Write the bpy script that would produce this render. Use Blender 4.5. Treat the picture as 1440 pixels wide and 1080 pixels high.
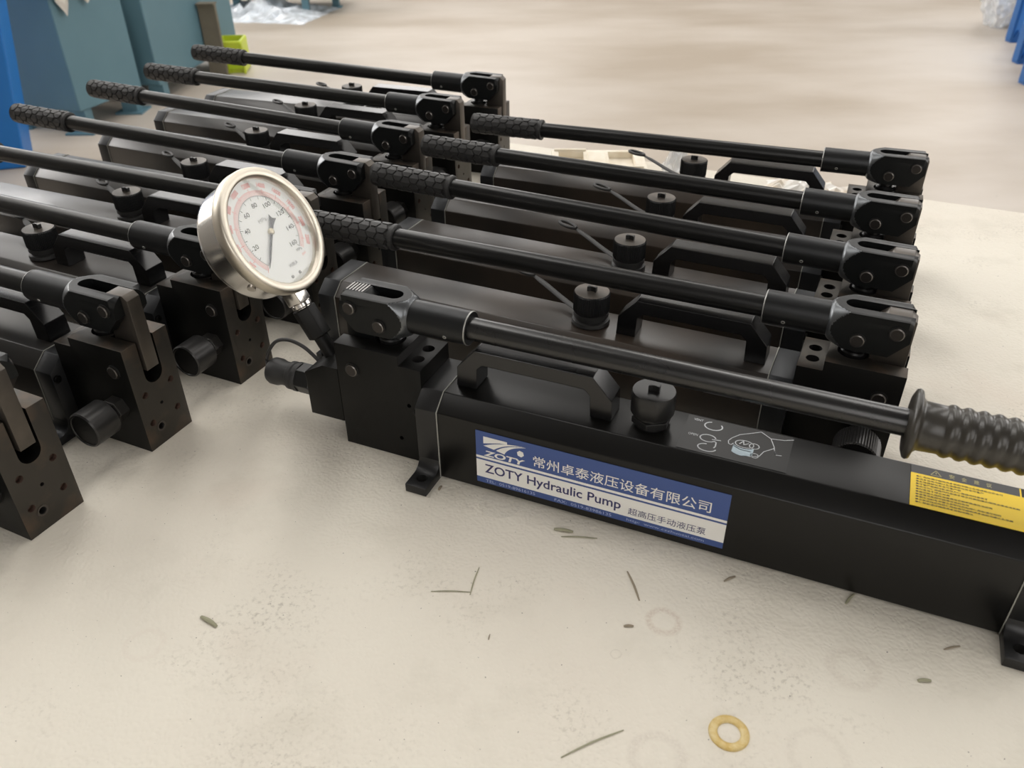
import bpy, bmesh, math, random
from mathutils import Vector, Matrix
random.seed(7)
PI = math.pi
sc = bpy.context.scene
for o in list(bpy.data.objects): bpy.data.objects.remove(o)
COL = sc.collection

# ------------------------------------------------------------------ camera
CAM_Z, PITCH, ROLL, FPX = 0.6, 0.5899, -0.0108, 1163.0
FLOOR = -0.97
cd = bpy.data.cameras.new('camera'); cam = bpy.data.objects.new('camera', cd); COL.objects.link(cam)
cd.sensor_width = 36; cd.lens = FPX / 1440 * 36; cd.clip_start = 0.02; cd.clip_end = 100
fw = Vector((0, math.cos(PITCH), -math.sin(PITCH))); r0 = Vector((1, 0, 0)); u0 = r0.cross(fw)
rt = math.cos(ROLL) * r0 + math.sin(ROLL) * u0; up = -math.sin(ROLL) * r0 + math.cos(ROLL) * u0
m = Matrix((rt, up, -fw)).transposed().to_4x4(); m.translation = (0, 0, CAM_Z)
cam.matrix_world = m
cd.dof.use_dof = True; cd.dof.focus_distance = 0.95; cd.dof.aperture_fstop = 9
sc.camera = cam
# ------------------------------------------------------------------ world, exposure
w = bpy.data.worlds.new('world'); sc.world = w; w.use_nodes = True
w.node_tree.nodes['Background'].inputs[0].default_value = (0.80, 0.86, 0.95, 1)
w.node_tree.nodes['Background'].inputs[1].default_value = 1.0
sc.view_settings.view_transform = 'Standard'; sc.view_settings.look = 'None'
sc.view_settings.gamma = 1; sc.view_settings.use_curve_mapping = False
sc.view_settings.exposure = -0.60


def area(name, loc, target, sx, sy, power, col):
    l = bpy.data.lights.new(name, 'AREA'); l.shape = 'RECTANGLE'; l.size = sx; l.size_y = sy; l.energy = power; l.color = col
    o = bpy.data.objects.new(name, l); COL.objects.link(o); o.location = loc
    o.rotation_euler = (Vector(target) - Vector(loc)).to_track_quat('-Z', 'Y').to_euler()
    return o


WIN_LEFT, WIN_BACK, WIN_RIGHT = 9.0, 4.2, 5.5      # brightness of the daylit panes
OVERHEAD_FILL = 400                                   # each of the four unseen overhead lamps added to light the hall
for sx in (-6.5, -2.2, 2.2, 6.5):
    area('overhead_fill_lamp', (sx, 6.6, 6.7), (sx, 6.6, 0), 1.2, 10.5, OVERHEAD_FILL, (1, 0.97, 0.93))

# ------------------------------------------------------------------ materials
MATS = {}


def mat(name, col, rough=0.5, metal=0.0, spec=0.5, noise=None, bump=None, col2=None, nscale=20, emit=None, coat=0, alpha=1, nlo=.35, nhi=.7):
    if name in MATS: return MATS[name]
    mt = bpy.data.materials.new(name); mt.use_nodes = True
    nt = mt.node_tree; b = nt.nodes['Principled BSDF']
    b.inputs['Base Color'].default_value = (*col, 1); b.inputs['Roughness'].default_value = rough
    b.inputs['Metallic'].default_value = metal; b.inputs['Specular IOR Level'].default_value = spec
    b.inputs['Coat Weight'].default_value = coat
    b.inputs['Alpha'].default_value = alpha
    tc = nt.nodes.new('ShaderNodeTexCoord')
    if col2:
        n = nt.nodes.new('ShaderNodeTexNoise'); n.inputs['Scale'].default_value = nscale; n.inputs['Detail'].default_value = 6
        nt.links.new(tc.outputs['Object'], n.inputs['Vector'])
        r = nt.nodes.new('ShaderNodeValToRGB'); r.color_ramp.elements[0].position = nlo; r.color_ramp.elements[1].position = nhi
        r.color_ramp.elements[0].color = (*col, 1); r.color_ramp.elements[1].color = (*col2, 1)
        nt.links.new(n.outputs['Fac'], r.inputs[0]); nt.links.new(r.outputs[0], b.inputs['Base Color'])
    if noise:
        n = nt.nodes.new('ShaderNodeTexNoise'); n.inputs['Scale'].default_value = noise[0]; n.inputs['Detail'].default_value = 5
        nt.links.new(tc.outputs['Object'], n.inputs['Vector'])
        mr = nt.nodes.new('ShaderNodeMapRange'); mr.inputs['To Min'].default_value = noise[1]; mr.inputs['To Max'].default_value = noise[2]
        nt.links.new(n.outputs['Fac'], mr.inputs[0]); nt.links.new(mr.outputs[0], b.inputs['Roughness'])
    if bump:
        n = nt.nodes.new('ShaderNodeTexNoise'); n.inputs['Scale'].default_value = bump[0]; n.inputs['Detail'].default_value = 3
        nt.links.new(tc.outputs['Object'], n.inputs['Vector'])
        bp = nt.nodes.new('ShaderNodeBump'); bp.inputs['Strength'].default_value = bump[1]; bp.inputs['Distance'].default_value = bump[2]
        nt.links.new(n.outputs['Fac'], bp.inputs['Height']); nt.links.new(bp.outputs[0], b.inputs['Normal'])
    if emit:
        b.inputs['Emission Color'].default_value = (*emit[:3], 1); b.inputs['Emission Strength'].default_value = emit[3]
    MATS[name] = mt
    return mt


TANK = mat('black_lacquered_steel', (.004, .0038, .0034), metal=.0, spec=.34, noise=(9, .30, .38), coat=.0)
TANKG = mat('oily_blackened_steel', (.016, .0155, .015), rough=.3, metal=.0, spec=.6, noise=(14, .25, .34), col2=(.034, .028, .023), nscale=7)
BLK = mat('blackened_block_steel', (.004, .0039, .0035), metal=.0, spec=.24, noise=(60, .38, .55))
BLKL = mat('brownish_blackened_steel', (.055, .050, .043), metal=.7, spec=.5, noise=(40, .36, .5), col2=(.13, .090, .062), nscale=26, nlo=.48, nhi=.80)
FORK = mat('blackened_fork_steel', (.006, .0068, .007), metal=.05, spec=.26, noise=(120, .34, .48), bump=(900, .12, .0003))
LINKM = mat('link_bar_steel', (.075, .066, .057), metal=.7, spec=.5, noise=(50, .34, .46), col2=(.11, .095, .08), nscale=30)
ROD = mat('gloss_black_rod', (.010, .010, .010), metal=.0, spec=.7, noise=(20, .22, .33))
RODG = mat('blued_steel_rod', (.045, .045, .044), metal=.8, spec=.6, noise=(20, .24, .36))
SOCK = mat('blued_steel_socket', (.030, .031, .032), metal=.75, spec=.5, noise=(60, .33, .45))
EDGE = mat('worn_bright_edge', (.42, .42, .40), rough=.35, metal=.7)
CONE = mat('turned_cone_steel', (.14, .148, .155), rough=.30, metal=.8)
SEAM = mat('pale_sealant', (.30, .30, .27), rough=.7)
RUB = mat('black_rubber', (.026, .0255, .025), rough=.50, spec=.5, bump=(700, .15, .0004))
RUBG = mat('grey_brown_rubber', (.034, .031, .026), rough=.30, spec=.55, col2=(.05, .045, .037), nscale=30)
PLA = mat('black_plastic', (.012, .012, .012), rough=.35, spec=.5)
KNURL = mat('knurled_black_plastic', (.012, .0125, .013), rough=.38, spec=.5)
CAPTOP = mat('cap_top_steel', (.13, .115, .098), rough=.45, metal=.1, col2=(.17, .145, .12), nscale=60)
HOLE = mat('dark_bore', (.006, .005, .005), rough=.7)
RUST = mat('rusty_countersink', (.12, .070, .052), rough=.7, metal=.3, col2=(.07, .045, .035), nscale=300)
STEEL = mat('polished_stainless', (.72, .70, .67), metal=1, noise=(30, .16, .27))
BEZ = mat('satin_bezel_steel', (.66, .61, .52), metal=1, noise=(60, .36, .44))
DIAL = mat('dial_white', (.92, .92, .90), rough=.6)
RED = mat('dial_red_print', (.80, .27, .25), rough=.6)
PINK = mat('dial_pink_band', (.88, .66, .63), rough=.6)
INK = mat('dial_black_print', (.015, .015, .018), rough=.5)
BRASS = mat('pivot_brass', (.55, .48, .34), rough=.35, metal=.9)
BLUE = mat('label_blue', (.050, .093, .28), rough=.45)
WHITE = mat('label_white', (.86, .85, .81), rough=.45)
NAVY = mat('label_navy_print', (.035, .035, .13), rough=.5)
YEL = mat('label_yellow', (.90, .62, .005), rough=.45)
YTX = mat('label_black_print', (.035, .028, .01), rough=.5)
LINEW = mat('sticker_white_print', (.62, .64, .66), rough=.5)
LINEB = mat('sticker_pale_blue_print', (.42, .52, .58), rough=.5)
HEADER = mat('label_header_black', (.016, .016, .018), rough=.35)
HEADT = mat('label_gold_print', (.36, .33, .16), rough=.5)
GRASS = mat('dried_grass', (.36, .35, .24), rough=.8, col2=(.28, .27, .18), nscale=90)
STRAW = mat('brown_straw', (.30, .25, .18), rough=.8)
GOLD = mat('amber_rubber_ring', (.62, .43, .13), rough=.35, spec=.5, col2=(.74, .60, .30), nscale=160, bump=(400, .4, .002))
TEAL = mat('teal_painted_steel', (.095, .19, .235), rough=.50, col2=(.105, .205, .25), nscale=4)
BRBLUE = mat('bright_blue_paint', (.005, .155, .50), rough=.4)
BLUE3 = mat('sky_blue_paint', (.06, .25, .62), rough=.4)
BLUE4 = mat('deep_blue_paint', (.02, .12, .36), rough=.4)
LIME = mat('lime_plastic', (.52, .62, .035), rough=.4)
CARD = mat('brown_board', (.13, .115, .085), rough=.8, col2=(.16, .14, .10), nscale=12)
CREAM = mat('moulded_cream_tray', (.78, .70, .56), rough=.7, col2=(.90, .84, .72), nscale=30)
WPAP = mat('crumpled_white_paper', (.93, .91, .87), rough=.6, col2=(.70, .58, .42), nscale=26, nlo=.45, nhi=.72)
DARKM = mat('dark_inside', (.02, .03, .035), rough=.6)


def film_mat(name, tint, op, rough=.12):
    mt = bpy.data.materials.new(name); mt.use_nodes = True; nt = mt.node_tree
    b = nt.nodes['Principled BSDF']; b.inputs['Base Color'].default_value = (*tint, 1); b.inputs['Roughness'].default_value = rough
    b.inputs['Specular IOR Level'].default_value = .9
    n = nt.nodes.new('ShaderNodeTexNoise'); n.inputs['Scale'].default_value = 9; n.inputs['Detail'].default_value = 5
    tc = nt.nodes.new('ShaderNodeTexCoord'); nt.links.new(tc.outputs['Object'], n.inputs[0])
    mr = nt.nodes.new('ShaderNodeMapRange'); mr.inputs[1].default_value = .35; mr.inputs[2].default_value = .65
    mr.inputs['To Min'].default_value = op[0]; mr.inputs['To Max'].default_value = op[1]
    nt.links.new(n.outputs['Fac'], mr.inputs[0]); nt.links.new(mr.outputs[0], b.inputs['Alpha'])
    return mt


FILM = film_mat('plastic_film', (.86, .91, .97), (.55, .97))
FILMG = film_mat('clear_bag', (.80, .82, .84), (.25, .9))

# gauge lens
LENS = bpy.data.materials.new('lens_glass'); LENS.use_nodes = True
nt = LENS.node_tree; nt.nodes.clear()
out = nt.nodes.new('ShaderNodeOutputMaterial'); mx = nt.nodes.new('ShaderNodeMixShader'); tr = nt.nodes.new('ShaderNodeBsdfTransparent')
gl = nt.nodes.new('ShaderNodeBsdfGlossy'); gl.inputs['Roughness'].default_value = .0; fr = nt.nodes.new('ShaderNodeMath'); fr.operation = 'MULTIPLY_ADD'; fr.inputs[1].default_value = .85; fr.inputs[2].default_value = .03; lw = nt.nodes.new('ShaderNodeLayerWeight'); pw = nt.nodes.new('ShaderNodeMath'); pw.operation = 'POWER'; pw.inputs[1].default_value = 5; nt.links.new(lw.outputs['Facing'], pw.inputs[0]); nt.links.new(pw.outputs[0], fr.inputs[0])
tr.inputs[0].default_value = (.96, .965, .96, 1)
nt.links.new(fr.outputs[0], mx.inputs[0]); nt.links.new(tr.outputs[0], mx.inputs[1]); nt.links.new(gl.outputs[0], mx.inputs[2]); nt.links.new(mx.outputs[0], out.inputs[0])


# table cover: pale pebbled vinyl with old rings, smudges and specks
def cover_material():
    mt = bpy.data.materials.new('pebbled_cream_vinyl'); mt.use_nodes = True; nt = mt.node_tree; L = nt.links.new
    b = nt.nodes['Principled BSDF']; b.inputs['Roughness'].default_value = .52; b.inputs['Specular IOR Level'].default_value = .35
    tc = nt.nodes.new('ShaderNodeTexCoord')

    def noise(scale, detail=4, rough=.5):
        n = nt.nodes.new('ShaderNodeTexNoise'); n.inputs['Scale'].default_value = scale; n.inputs['Detail'].default_value = detail
        n.inputs['Roughness'].default_value = rough; L(tc.outputs['Object'], n.inputs['Vector']); return n.outputs['Fac']

    def rng(v, a, c, lo=0., hi=1.):
        r = nt.nodes.new('ShaderNodeMapRange'); r.inputs[1].default_value = a; r.inputs[2].default_value = c
        r.inputs[3].default_value = lo; r.inputs[4].default_value = hi; L(v, r.inputs[0]); return r.outputs[0]

    def mth(op, a, c):
        r = nt.nodes.new('ShaderNodeMath'); r.operation = op
        for i, x in enumerate((a, c)):
            if isinstance(x, (int, float)): r.inputs[i].default_value = x
            else: L(x, r.inputs[i])
        return r.outputs[0]

    def mix(fac, a, colr):
        r = nt.nodes.new('ShaderNodeMix'); r.data_type = 'RGBA'; L(fac, r.inputs[0])
        if isinstance(a, tuple): r.inputs[6].default_value = (*a, 1)
        else: L(a, r.inputs[6])
        r.inputs[7].default_value = (*colr, 1); return r.outputs[2]
    c = mix(rng(noise(3.2, 5), .35, .68), (.79, .745, .645), (.735, .68, .585))
    c = mix(rng(noise(9, 6, .6), .52, .78, 0, .55), c, (.58, .54, .45))
    c = mix(rng(noise(5.3, 3), .60, .75, 0, .30), c, (.66, .54, .45))
    smudge = mth('MULTIPLY', rng(noise(7, 3), .50, .68), rng(noise(190, 2, .7), .52, .72))
    c = mix(mth('MULTIPLY', smudge, .55), c, (.33, .29, .23))
    c = mix(rng(noise(330, 1), .765, .80, 0, .8), c, (.12, .10, .08))
    sep = nt.nodes.new('ShaderNodeSeparateXYZ'); L(tc.outputs['Object'], sep.inputs[0])
    for (x, y, ro, wd, st, cl) in ((.1356, .5048, .0135, .0045, .40, (.50, .38, .30)), (-.330, .485, .016, .004, .12, (.60, .46, .40)),
                                   (.110, .372, .019, .006, .22, (.45, .38, .33)), (.235, .372, .021, .005, .16, (.46, .40, .34)),
                                   (.29, .452, .018, .007, .22, (.48, .40, .33)), (.93, 1.20, .022, .004, .28, (.50, .46, .40)), (.90, 1.30, .024, .004, .2, (.5, .46, .40)),
                                   (.088, .470, .0045, .001, .35, (.5, .45, .38))):
        dx = mth('SUBTRACT', sep.outputs[0], x); dy = mth('SUBTRACT', sep.outputs[1], y)
        dd = mth('SQRT', mth('ADD', mth('MULTIPLY', dx, dx), mth('MULTIPLY', dy, dy)), 0)
        rr = mth('ABSOLUTE', mth('SUBTRACT', mth('ADD', dd, mth('MULTIPLY', rng(noise(60, 2), 0, 1, -.5, .5), .006)), ro), 0)
        m_ = mth('MULTIPLY', rng(rr, wd, wd * .3), rng(noise(400, 2, .6), .35, .6, .25, 1))
        c = mix(mth('MULTIPLY', m_, st), c, cl)
    L(c, b.inputs['Base Color'])
    v = nt.nodes.new('ShaderNodeTexVoronoi'); v.feature = 'SMOOTH_F1'; v.inputs['Scale'].default_value = 260
    mp = nt.nodes.new('ShaderNodeMapping'); mp.inputs['Scale'].default_value = (1, 1.0, 1)
    L(tc.outputs['Object'], mp.inputs[0])
    n2 = nt.nodes.new('ShaderNodeTexNoise'); n2.inputs['Scale'].default_value = 40; L(mp.outputs[0], n2.inputs[0])
    va = nt.nodes.new('ShaderNodeVectorMath'); va.operation = 'MULTIPLY_ADD'; L(n2.outputs['Color'], va.inputs[0]); va.inputs[1].default_value = (.012, .012, .012); L(mp.outputs[0], va.inputs[2])
    L(va.outputs[0], v.inputs['Vector'])
    h = mth('ADD', mth('MULTIPLY', v.outputs['Distance'], 1.0), mth('MULTIPLY', noise(22, 4), 2.2))
    bp = nt.nodes.new('ShaderNodeBump'); bp.inputs['Strength'].default_value = .30; bp.inputs['Distance'].default_value = .0024
    L(h, bp.inputs['Height']); L(bp.outputs[0], b.inputs['Normal'])
    return mt


def floor_material():
    mt = bpy.data.materials.new('worn_concrete'); mt.use_nodes = True; nt = mt.node_tree; L = nt.links.new
    b = nt.nodes['Principled BSDF']; b.inputs['Roughness'].default_value = .45; b.inputs['Specular IOR Level'].default_value = .45
    tc = nt.nodes.new('ShaderNodeTexCoord'); mp = nt.nodes.new('ShaderNodeMapping'); mp.inputs['Scale'].default_value = (.45, 1, 1); mp.inputs['Rotation'].default_value = (0, 0, -.25)
    L(tc.outputs['Object'], mp.inputs[0])
    n = nt.nodes.new('ShaderNodeTexNoise'); n.inputs['Scale'].default_value = 1.1; n.inputs['Detail'].default_value = 8; n.inputs['Roughness'].default_value = .55; L(mp.outputs[0], n.inputs[0])
    r = nt.nodes.new('ShaderNodeValToRGB'); e = r.color_ramp.elements
    e[0].position = .36; e[0].color = (.39, .33, .265, 1); e[1].position = .62; e[1].color = (.51, .455, .395, 1)
    L(n.outputs['Fac'], r.inputs[0])
    n2 = nt.nodes.new('ShaderNodeTexNoise'); n2.inputs['Scale'].default_value = 24; n2.inputs['Detail'].default_value = 3; L(tc.outputs['Object'], n2.inputs[0])
    mr = nt.nodes.new('ShaderNodeMapRange'); mr.inputs[1].default_value = .72; mr.inputs[2].default_value = .8; mr.inputs[4].default_value = .35; L(n2.outputs['Fac'], mr.inputs[0])
    mxx = nt.nodes.new('ShaderNodeMix'); mxx.data_type = 'RGBA'; L(mr.outputs[0], mxx.inputs[0]); L(r.outputs[0], mxx.inputs[6]); mxx.inputs[7].default_value = (.22, .19, .15, 1)
    L(mxx.outputs[2], b.inputs['Base Color'])
    return mt


# ------------------------------------------------------------------ mesh helpers
def obj(name, bm, mt, parent=None, smooth=None, bevel=None, mw=None):
    me = bpy.data.meshes.new(name)
    bmesh.ops.recalc_face_normals(bm, faces=bm.faces)
    bm.to_mesh(me); bm.free()
    for x in (mt if isinstance(mt, (list, tuple)) else [mt]): me.materials.append(x)
    o = bpy.data.objects.new(name, me); COL.objects.link(o)
    if parent: o.parent = parent
    if mw is not None: o.matrix_local = mw
    if bevel:
        b = o.modifiers.new('bevel', 'BEVEL'); b.width = bevel; b.segments = 2; b.limit_method = 'ANGLE'; b.angle_limit = .6
        bake(o)
    if smooth is not None: shade(o.data, smooth)
    return o


def shade(me, ang=35):
    for p in me.polygons: p.use_smooth = True
    try: me.set_sharp_from_angle(angle=math.radians(ang))
    except Exception: pass


def bake(o):
    bpy.context.view_layer.update()
    dg = bpy.context.evaluated_depsgraph_get()
    me = bpy.data.meshes.new_from_object(o.evaluated_get(dg))
    old = o.data; o.modifiers.clear(); o.data = me; me.name = old.name


def add_box(bm, x0, x1, y0, y1, z0, z1, mi=0):
    v = [bm.verts.new(p) for p in ((x0, y0, z0), (x1, y0, z0), (x1, y1, z0), (x0, y1, z0), (x0, y0, z1), (x1, y0, z1), (x1, y1, z1), (x0, y1, z1))]
    for f in ((0, 3, 2, 1), (4, 5, 6, 7), (0, 1, 5, 4), (1, 2, 6, 5), (2, 3, 7, 6), (3, 0, 4, 7)):
        bm.faces.new([v[i] for i in f]).material_index = mi
    return bm


def box(*a): return add_box(bmesh.new(), *a)


def frame_mat(p, d, ref=(0, 0, 1)):
    d = Vector(d).normalized(); ref = Vector(ref)
    if abs(d.dot(ref)) > .95: ref = Vector((1, 0, 0))
    x = ref.cross(d).normalized(); y = d.cross(x)
    M = Matrix((x, y, d)).transposed().to_4x4(); M.translation = Vector(p); return M


def add_lathe(bm, prof, M=Matrix(), n=40, mi=0, closed=False, mis=None):
    """prof: (r, z) pairs, revolved about local Z, then moved by M"""
    rings = []
    for r, z in prof:
        if r < 1e-7: rings.append([bm.verts.new(M @ Vector((0, 0, z)))])
        else: rings.append([bm.verts.new(M @ Vector((r * math.cos(2 * PI * i / n), r * math.sin(2 * PI * i / n), z))) for i in range(n)])
    prs = list(zip(rings, rings[1:]))
    if closed: prs.append((rings[-1], rings[0]))
    for k, (a, b) in enumerate(prs):
        m_ = mis[k] if mis else mi
        for i in range(n):
            j = (i + 1) % n
            if len(a) == 1 and len(b) == 1: continue
            if len(a) == 1: f = [a[0], b[i], b[j]]
            elif len(b) == 1: f = [a[i], b[0], a[j]]
            else: f = [a[i], b[i], b[j], a[j]]
            bm.faces.new(f).material_index = m_
    return bm


def cyl(bm, p, q, r, n=32, mi=0, r2=None, ch=0):
    p = Vector(p); q = Vector(q); L = (q - p).length; r2 = r if r2 is None else r2
    pr = [(0, 0), (r - ch, 0), (r, ch), (r2, L - ch), (r2 - ch, L), (0, L)] if ch else [(0, 0), (r, 0), (r2, L), (0, L)]
    return add_lathe(bm, pr, frame_mat(p, q - p), n, mi)


def prism(bm, pts, axis, a, b, mi=0):
    """closed polygon extruded along an axis. axis 'y': pts are (x, z); 'x': (y, z); 'z': (x, y)"""
    def P(u, v, t): return {'y': (u, t, v), 'x': (t, u, v), 'z': (u, v, t)}[axis]
    A = [bm.verts.new(P(u, v, a)) for u, v in pts]; B = [bm.verts.new(P(u, v, b)) for u, v in pts]
    bm.faces.new(A).material_index = mi; bm.faces.new(B[::-1]).material_index = mi
    n = len(pts)
    for i in range(n): bm.faces.new([A[i], A[(i + 1) % n], B[(i + 1) % n], B[i]]).material_index = mi
    return bm


def tube(bm, pts, r, n=8, mi=0, flat=1.0, ref=(0, 0, 1)):
    pts = [Vector(p) for p in pts]; rings = []
    for i, p in enumerate(pts):
        d = (pts[min(i + 1, len(pts) - 1)] - pts[max(i - 1, 0)]).normalized()
        M = frame_mat(p, d, ref); rr = r[i] if isinstance(r, (list, tuple)) else r
        rings.append([bm.verts.new(M @ Vector((rr * math.cos(2 * PI * k / n), rr * flat * math.sin(2 * PI * k / n), 0))) for k in range(n)])
    for a, b in zip(rings, rings[1:]):
        for k in range(n): bm.faces.new([a[k], a[(k + 1) % n], b[(k + 1) % n], b[k]]).material_index = mi
    bm.faces.new(rings[0][::-1]).material_index = mi; bm.faces.new(rings[-1]).material_index = mi
    return bm


def smooth_path(P, k=6):
    P = [Vector(p) for p in P]; out = []
    for i in range(len(P) - 1):
        a, b, c, d = P[max(i - 1, 0)], P[i], P[i + 1], P[min(i + 2, len(P) - 1)]
        for s in range(k):
            t = s / k
            out.append(.5 * ((2 * b) + (c - a) * t + (2 * a - 5 * b + 4 * c - d) * t * t + (3 * b - a - 3 * c + d) * t ** 3))
    out.append(P[-1]); return out


def cut(o, cutters):
    """subtract a list of bmeshes from o, bake"""
    tmp = []; bpy.context.view_layer.update()
    for bm in cutters:
        bmesh.ops.recalc_face_normals(bm, faces=bm.faces)
        me = bpy.data.meshes.new('c'); bm.to_mesh(me); bm.free(); me.materials.append(o.data.materials[0])
        for k in list(o.data.materials)[1:]: me.materials.append(k)
        c = bpy.data.objects.new('c', me); COL.objects.link(c); c.parent = o.parent; c.matrix_local = o.matrix_local.copy(); tmp.append(c)
        b = o.modifiers.new('b', 'BOOLEAN'); b.operation = 'DIFFERENCE'; b.object = c; b.solver = 'EXACT'
    bake(o)
    for c in tmp: bpy.data.objects.remove(c)
    return o


def text_obj(name, body, box_, plane, mt, parent, off=0.0, lift=.00015, shear=0, bold=0):
    """lettering fitted into box_ = (a0, a1, b0, b1) on a plane given by a matrix (local x right, y up)"""
    cu = bpy.data.curves.new('t', 'FONT'); cu.body = body; cu.size = 1; cu.fill_mode = 'FRONT'; cu.shear = shear; cu.offset = bold
    cu.resolution_u = 3
    t = bpy.data.objects.new('t', cu); COL.objects.link(t)
    bpy.context.view_layer.update(); dg = bpy.context.evaluated_depsgraph_get()
    me = bpy.data.meshes.new_from_object(t.evaluated_get(dg)); bpy.data.objects.remove(t)
    if not me.vertices: return None
    xs = [v.co.x for v in me.vertices]; ys = [v.co.y for v in me.vertices]
    x0, x1, y0, y1 = min(xs), max(xs), min(ys), max(ys); a0, a1, b0, b1 = box_
    for v in me.vertices:
        v.co = Vector((a0 + (v.co.x - x0) / (x1 - x0) * (a1 - a0), b0 + (v.co.y - y0) / max(y1 - y0, 1e-6) * (b1 - b0), lift))
    me.materials.clear(); me.materials.append(mt); me.name = name
    o = bpy.data.objects.new(name, me); COL.objects.link(o); o.parent = parent; o.matrix_local = plane
    return o


def thing(name, label, cat, loc=(0, 0, 0), rz=0, group=None):
    o = bpy.data.objects.new(name, None); COL.objects.link(o); o.empty_display_size = .05
    o.location = loc; o.rotation_euler = (0, 0, rz); tag(o, label, cat, group); return o


def tag(o, label, cat, group=None):
    o['label'] = label; o['category'] = cat
    if group: o['group'] = group
    return o


def struct(o): o['kind'] = 'structure'; return o


def copy_tree(src, parent=None, skip=()):
    c = src.copy(); COL.objects.link(c); c.parent = parent
    for ch in [k for k in bpy.data.objects if k.parent == src]:
        if ch.name.split('.')[0] not in skip: copy_tree(ch, c, skip)
    return c


# ------------------------------------------------------------------ setting
ROOM = (-10.0, 11.0, -5.0, 12.5, FLOOR, 6.9)
X0, X1, Y0, Y1, Z0, Z1 = ROOM
WALLM = mat('painted_hall_wall', (.34, .33, .31), rough=.9, col2=(.31, .30, .285), nscale=.6)
CEILM = mat('roof_sheet', (.20, .20, .20), rough=.8)
struct(obj('floor', box(X0, X1, Y0, Y1, Z0 - .1, Z0), floor_material()))
struct(obj('ceiling', box(X0, X1, Y0, Y1, Z1, Z1 + .1), CEILM))
GLOW = {}


def wall(name, axis, at, thick, lo, hi, wins, glow):
    """wall with window openings and glowing panes in them"""
    spans = sorted(wins); z0, z1 = 1.2, 5.4
    bm = bmesh.new()

    def seg(a, b, c, d_):
        if axis == 'x': add_box(bm, min(at, at + thick), max(at, at + thick), a, b, c, d_)
        else: add_box(bm, a, b, min(at, at + thick), max(at, at + thick), c, d_)
    seg(lo, hi, Z0, z0); seg(lo, hi, z1, Z1)
    e = lo
    for a, b in spans: seg(e, a, z0, z1); e = b
    seg(e, hi, z0, z1)
    wl = struct(obj(name, bm, WALLM))
    for k, (a, b) in enumerate(spans):
        GLOW['n'] = GLOW.get('n', 0) + 1
        fr_ = bmesh.new(); t0, t1 = at + thick * .3, at + thick * .6
        lo_, hi_ = min(t0, t1), max(t0, t1)

        def bar(p, q, c, d_):
            if axis == 'x': add_box(fr_, lo_, hi_, p, q, c, d_)
            else: add_box(fr_, p, q, lo_, hi_, c, d_)
        for p in [a, (a + b) / 2 - .03, b - .06]: bar(p, p + .06, z0, z1)
        for c in [z0, (z0 + z1) / 2, z1 - .06]: bar(a, b, c, c + .06)
        wf = struct(obj('window_%d' % GLOW['n'], fr_, mat('window_frame_white', (.7, .7, .7))))
        pm = mat('glow_pane_' + name, (.8, .85, .9), emit=(1.0, .96, .925, glow))
        pb = bmesh.new(); mid = at + thick * .5
        if axis == 'x': add_box(pb, mid - .004, mid + .004, a, b, z0, z1)
        else: add_box(pb, a, b, mid - .004, mid + .004, z0, z1)
        obj('pane', pb, pm, wf)


wall('wall_left', 'x', X0, -.2, Y0, Y1, [(5.0, 8.4), (8.9, 12.2)], WIN_LEFT)
wall('wall_back', 'y', Y1, .2, X0, X1, [(-9.6, -6.4), (-6.0, -2.8), (-2.4, .8), (5.5, 8.7)], WIN_BACK)
wall('wall_right', 'x', X1, .2, Y0, Y1, [(1.0, 4.5), (5.5, 9.0)], WIN_RIGHT)
wall('wall_front', 'y', Y0, -.2, X0, X1, [(-2.5, 1.5), (4, 8.5)], 3.2)  # front windows are unseen, added as fill for the camera-facing faces

# ------------------------------------------------------------------ table
TA = math.radians(-25.2)
te = Vector((math.cos(TA), math.sin(TA), 0)); tn = Vector((-math.sin(TA), math.cos(TA), 0))
pb_ = Vector((.45, 1.687, 0)); pl_ = Vector((-.885, 1.54, 0))
corner = pl_ + tn * ((pb_ - pl_).dot(tn))          # back left corner
TL, TD = 3.4, 1.95
table = thing('work_table', 'long work table covered in stained cream pebbled vinyl under all the pumps', 'table', (0, 0, 0))
MT = Matrix((te, tn, Vector((0, 0, 1)))).transposed().to_4x4(); MT.translation = corner
bm = bmesh.new(); prism(bm, [tuple((MT @ Vector(p)).xy) for p in ((0, -TD, 0), (TL, -TD, 0), (TL, 0, 0), (0, 0, 0))], 'z', -.006, 0)
obj('vinyl_cover', bm, cover_material(), table)
obj('table_top', box(.005, TL - .005, -TD + .005, -.005, -.04, -.0062), mat('plywood', (.40, .30, .19), rough=.7), table, mw=MT)
for a in (.12, TL - .12):
    for b in (-.12, -TD + .12):
        obj('leg', box(a - .035, a + .035, b - .035, b + .035, FLOOR, -.04), TEAL, table, mw=MT)
obj('frame_rail', add_box(box(.1, TL - .1, -.15, -.10, -.12, -.04), .1, TL - .1, -TD + .10, -TD + .15, -.12, -.04), TEAL, table, mw=MT)

# ------------------------------------------------------------------ pump dimensions (local: x from head to tank rear, y across, z up)
LB, BX, HB, HS, BW = .1068, .0802, .1367, .1249, .0331
TW, TO, HC, HT, TC, LT = .0503, .0312, .0896, .105, .0259, .717
PIV = Vector((.0545, 0, .1625))


def octo(i=0):
    return [(-TW + i, 0.002 + i), (TW - i, .002 + i), (TW - i, HC - i * .4), (TO - i * .4, HT - i), (-TO + i * .4, HT - i), (-TW + i, HC - i * .4)]


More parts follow.
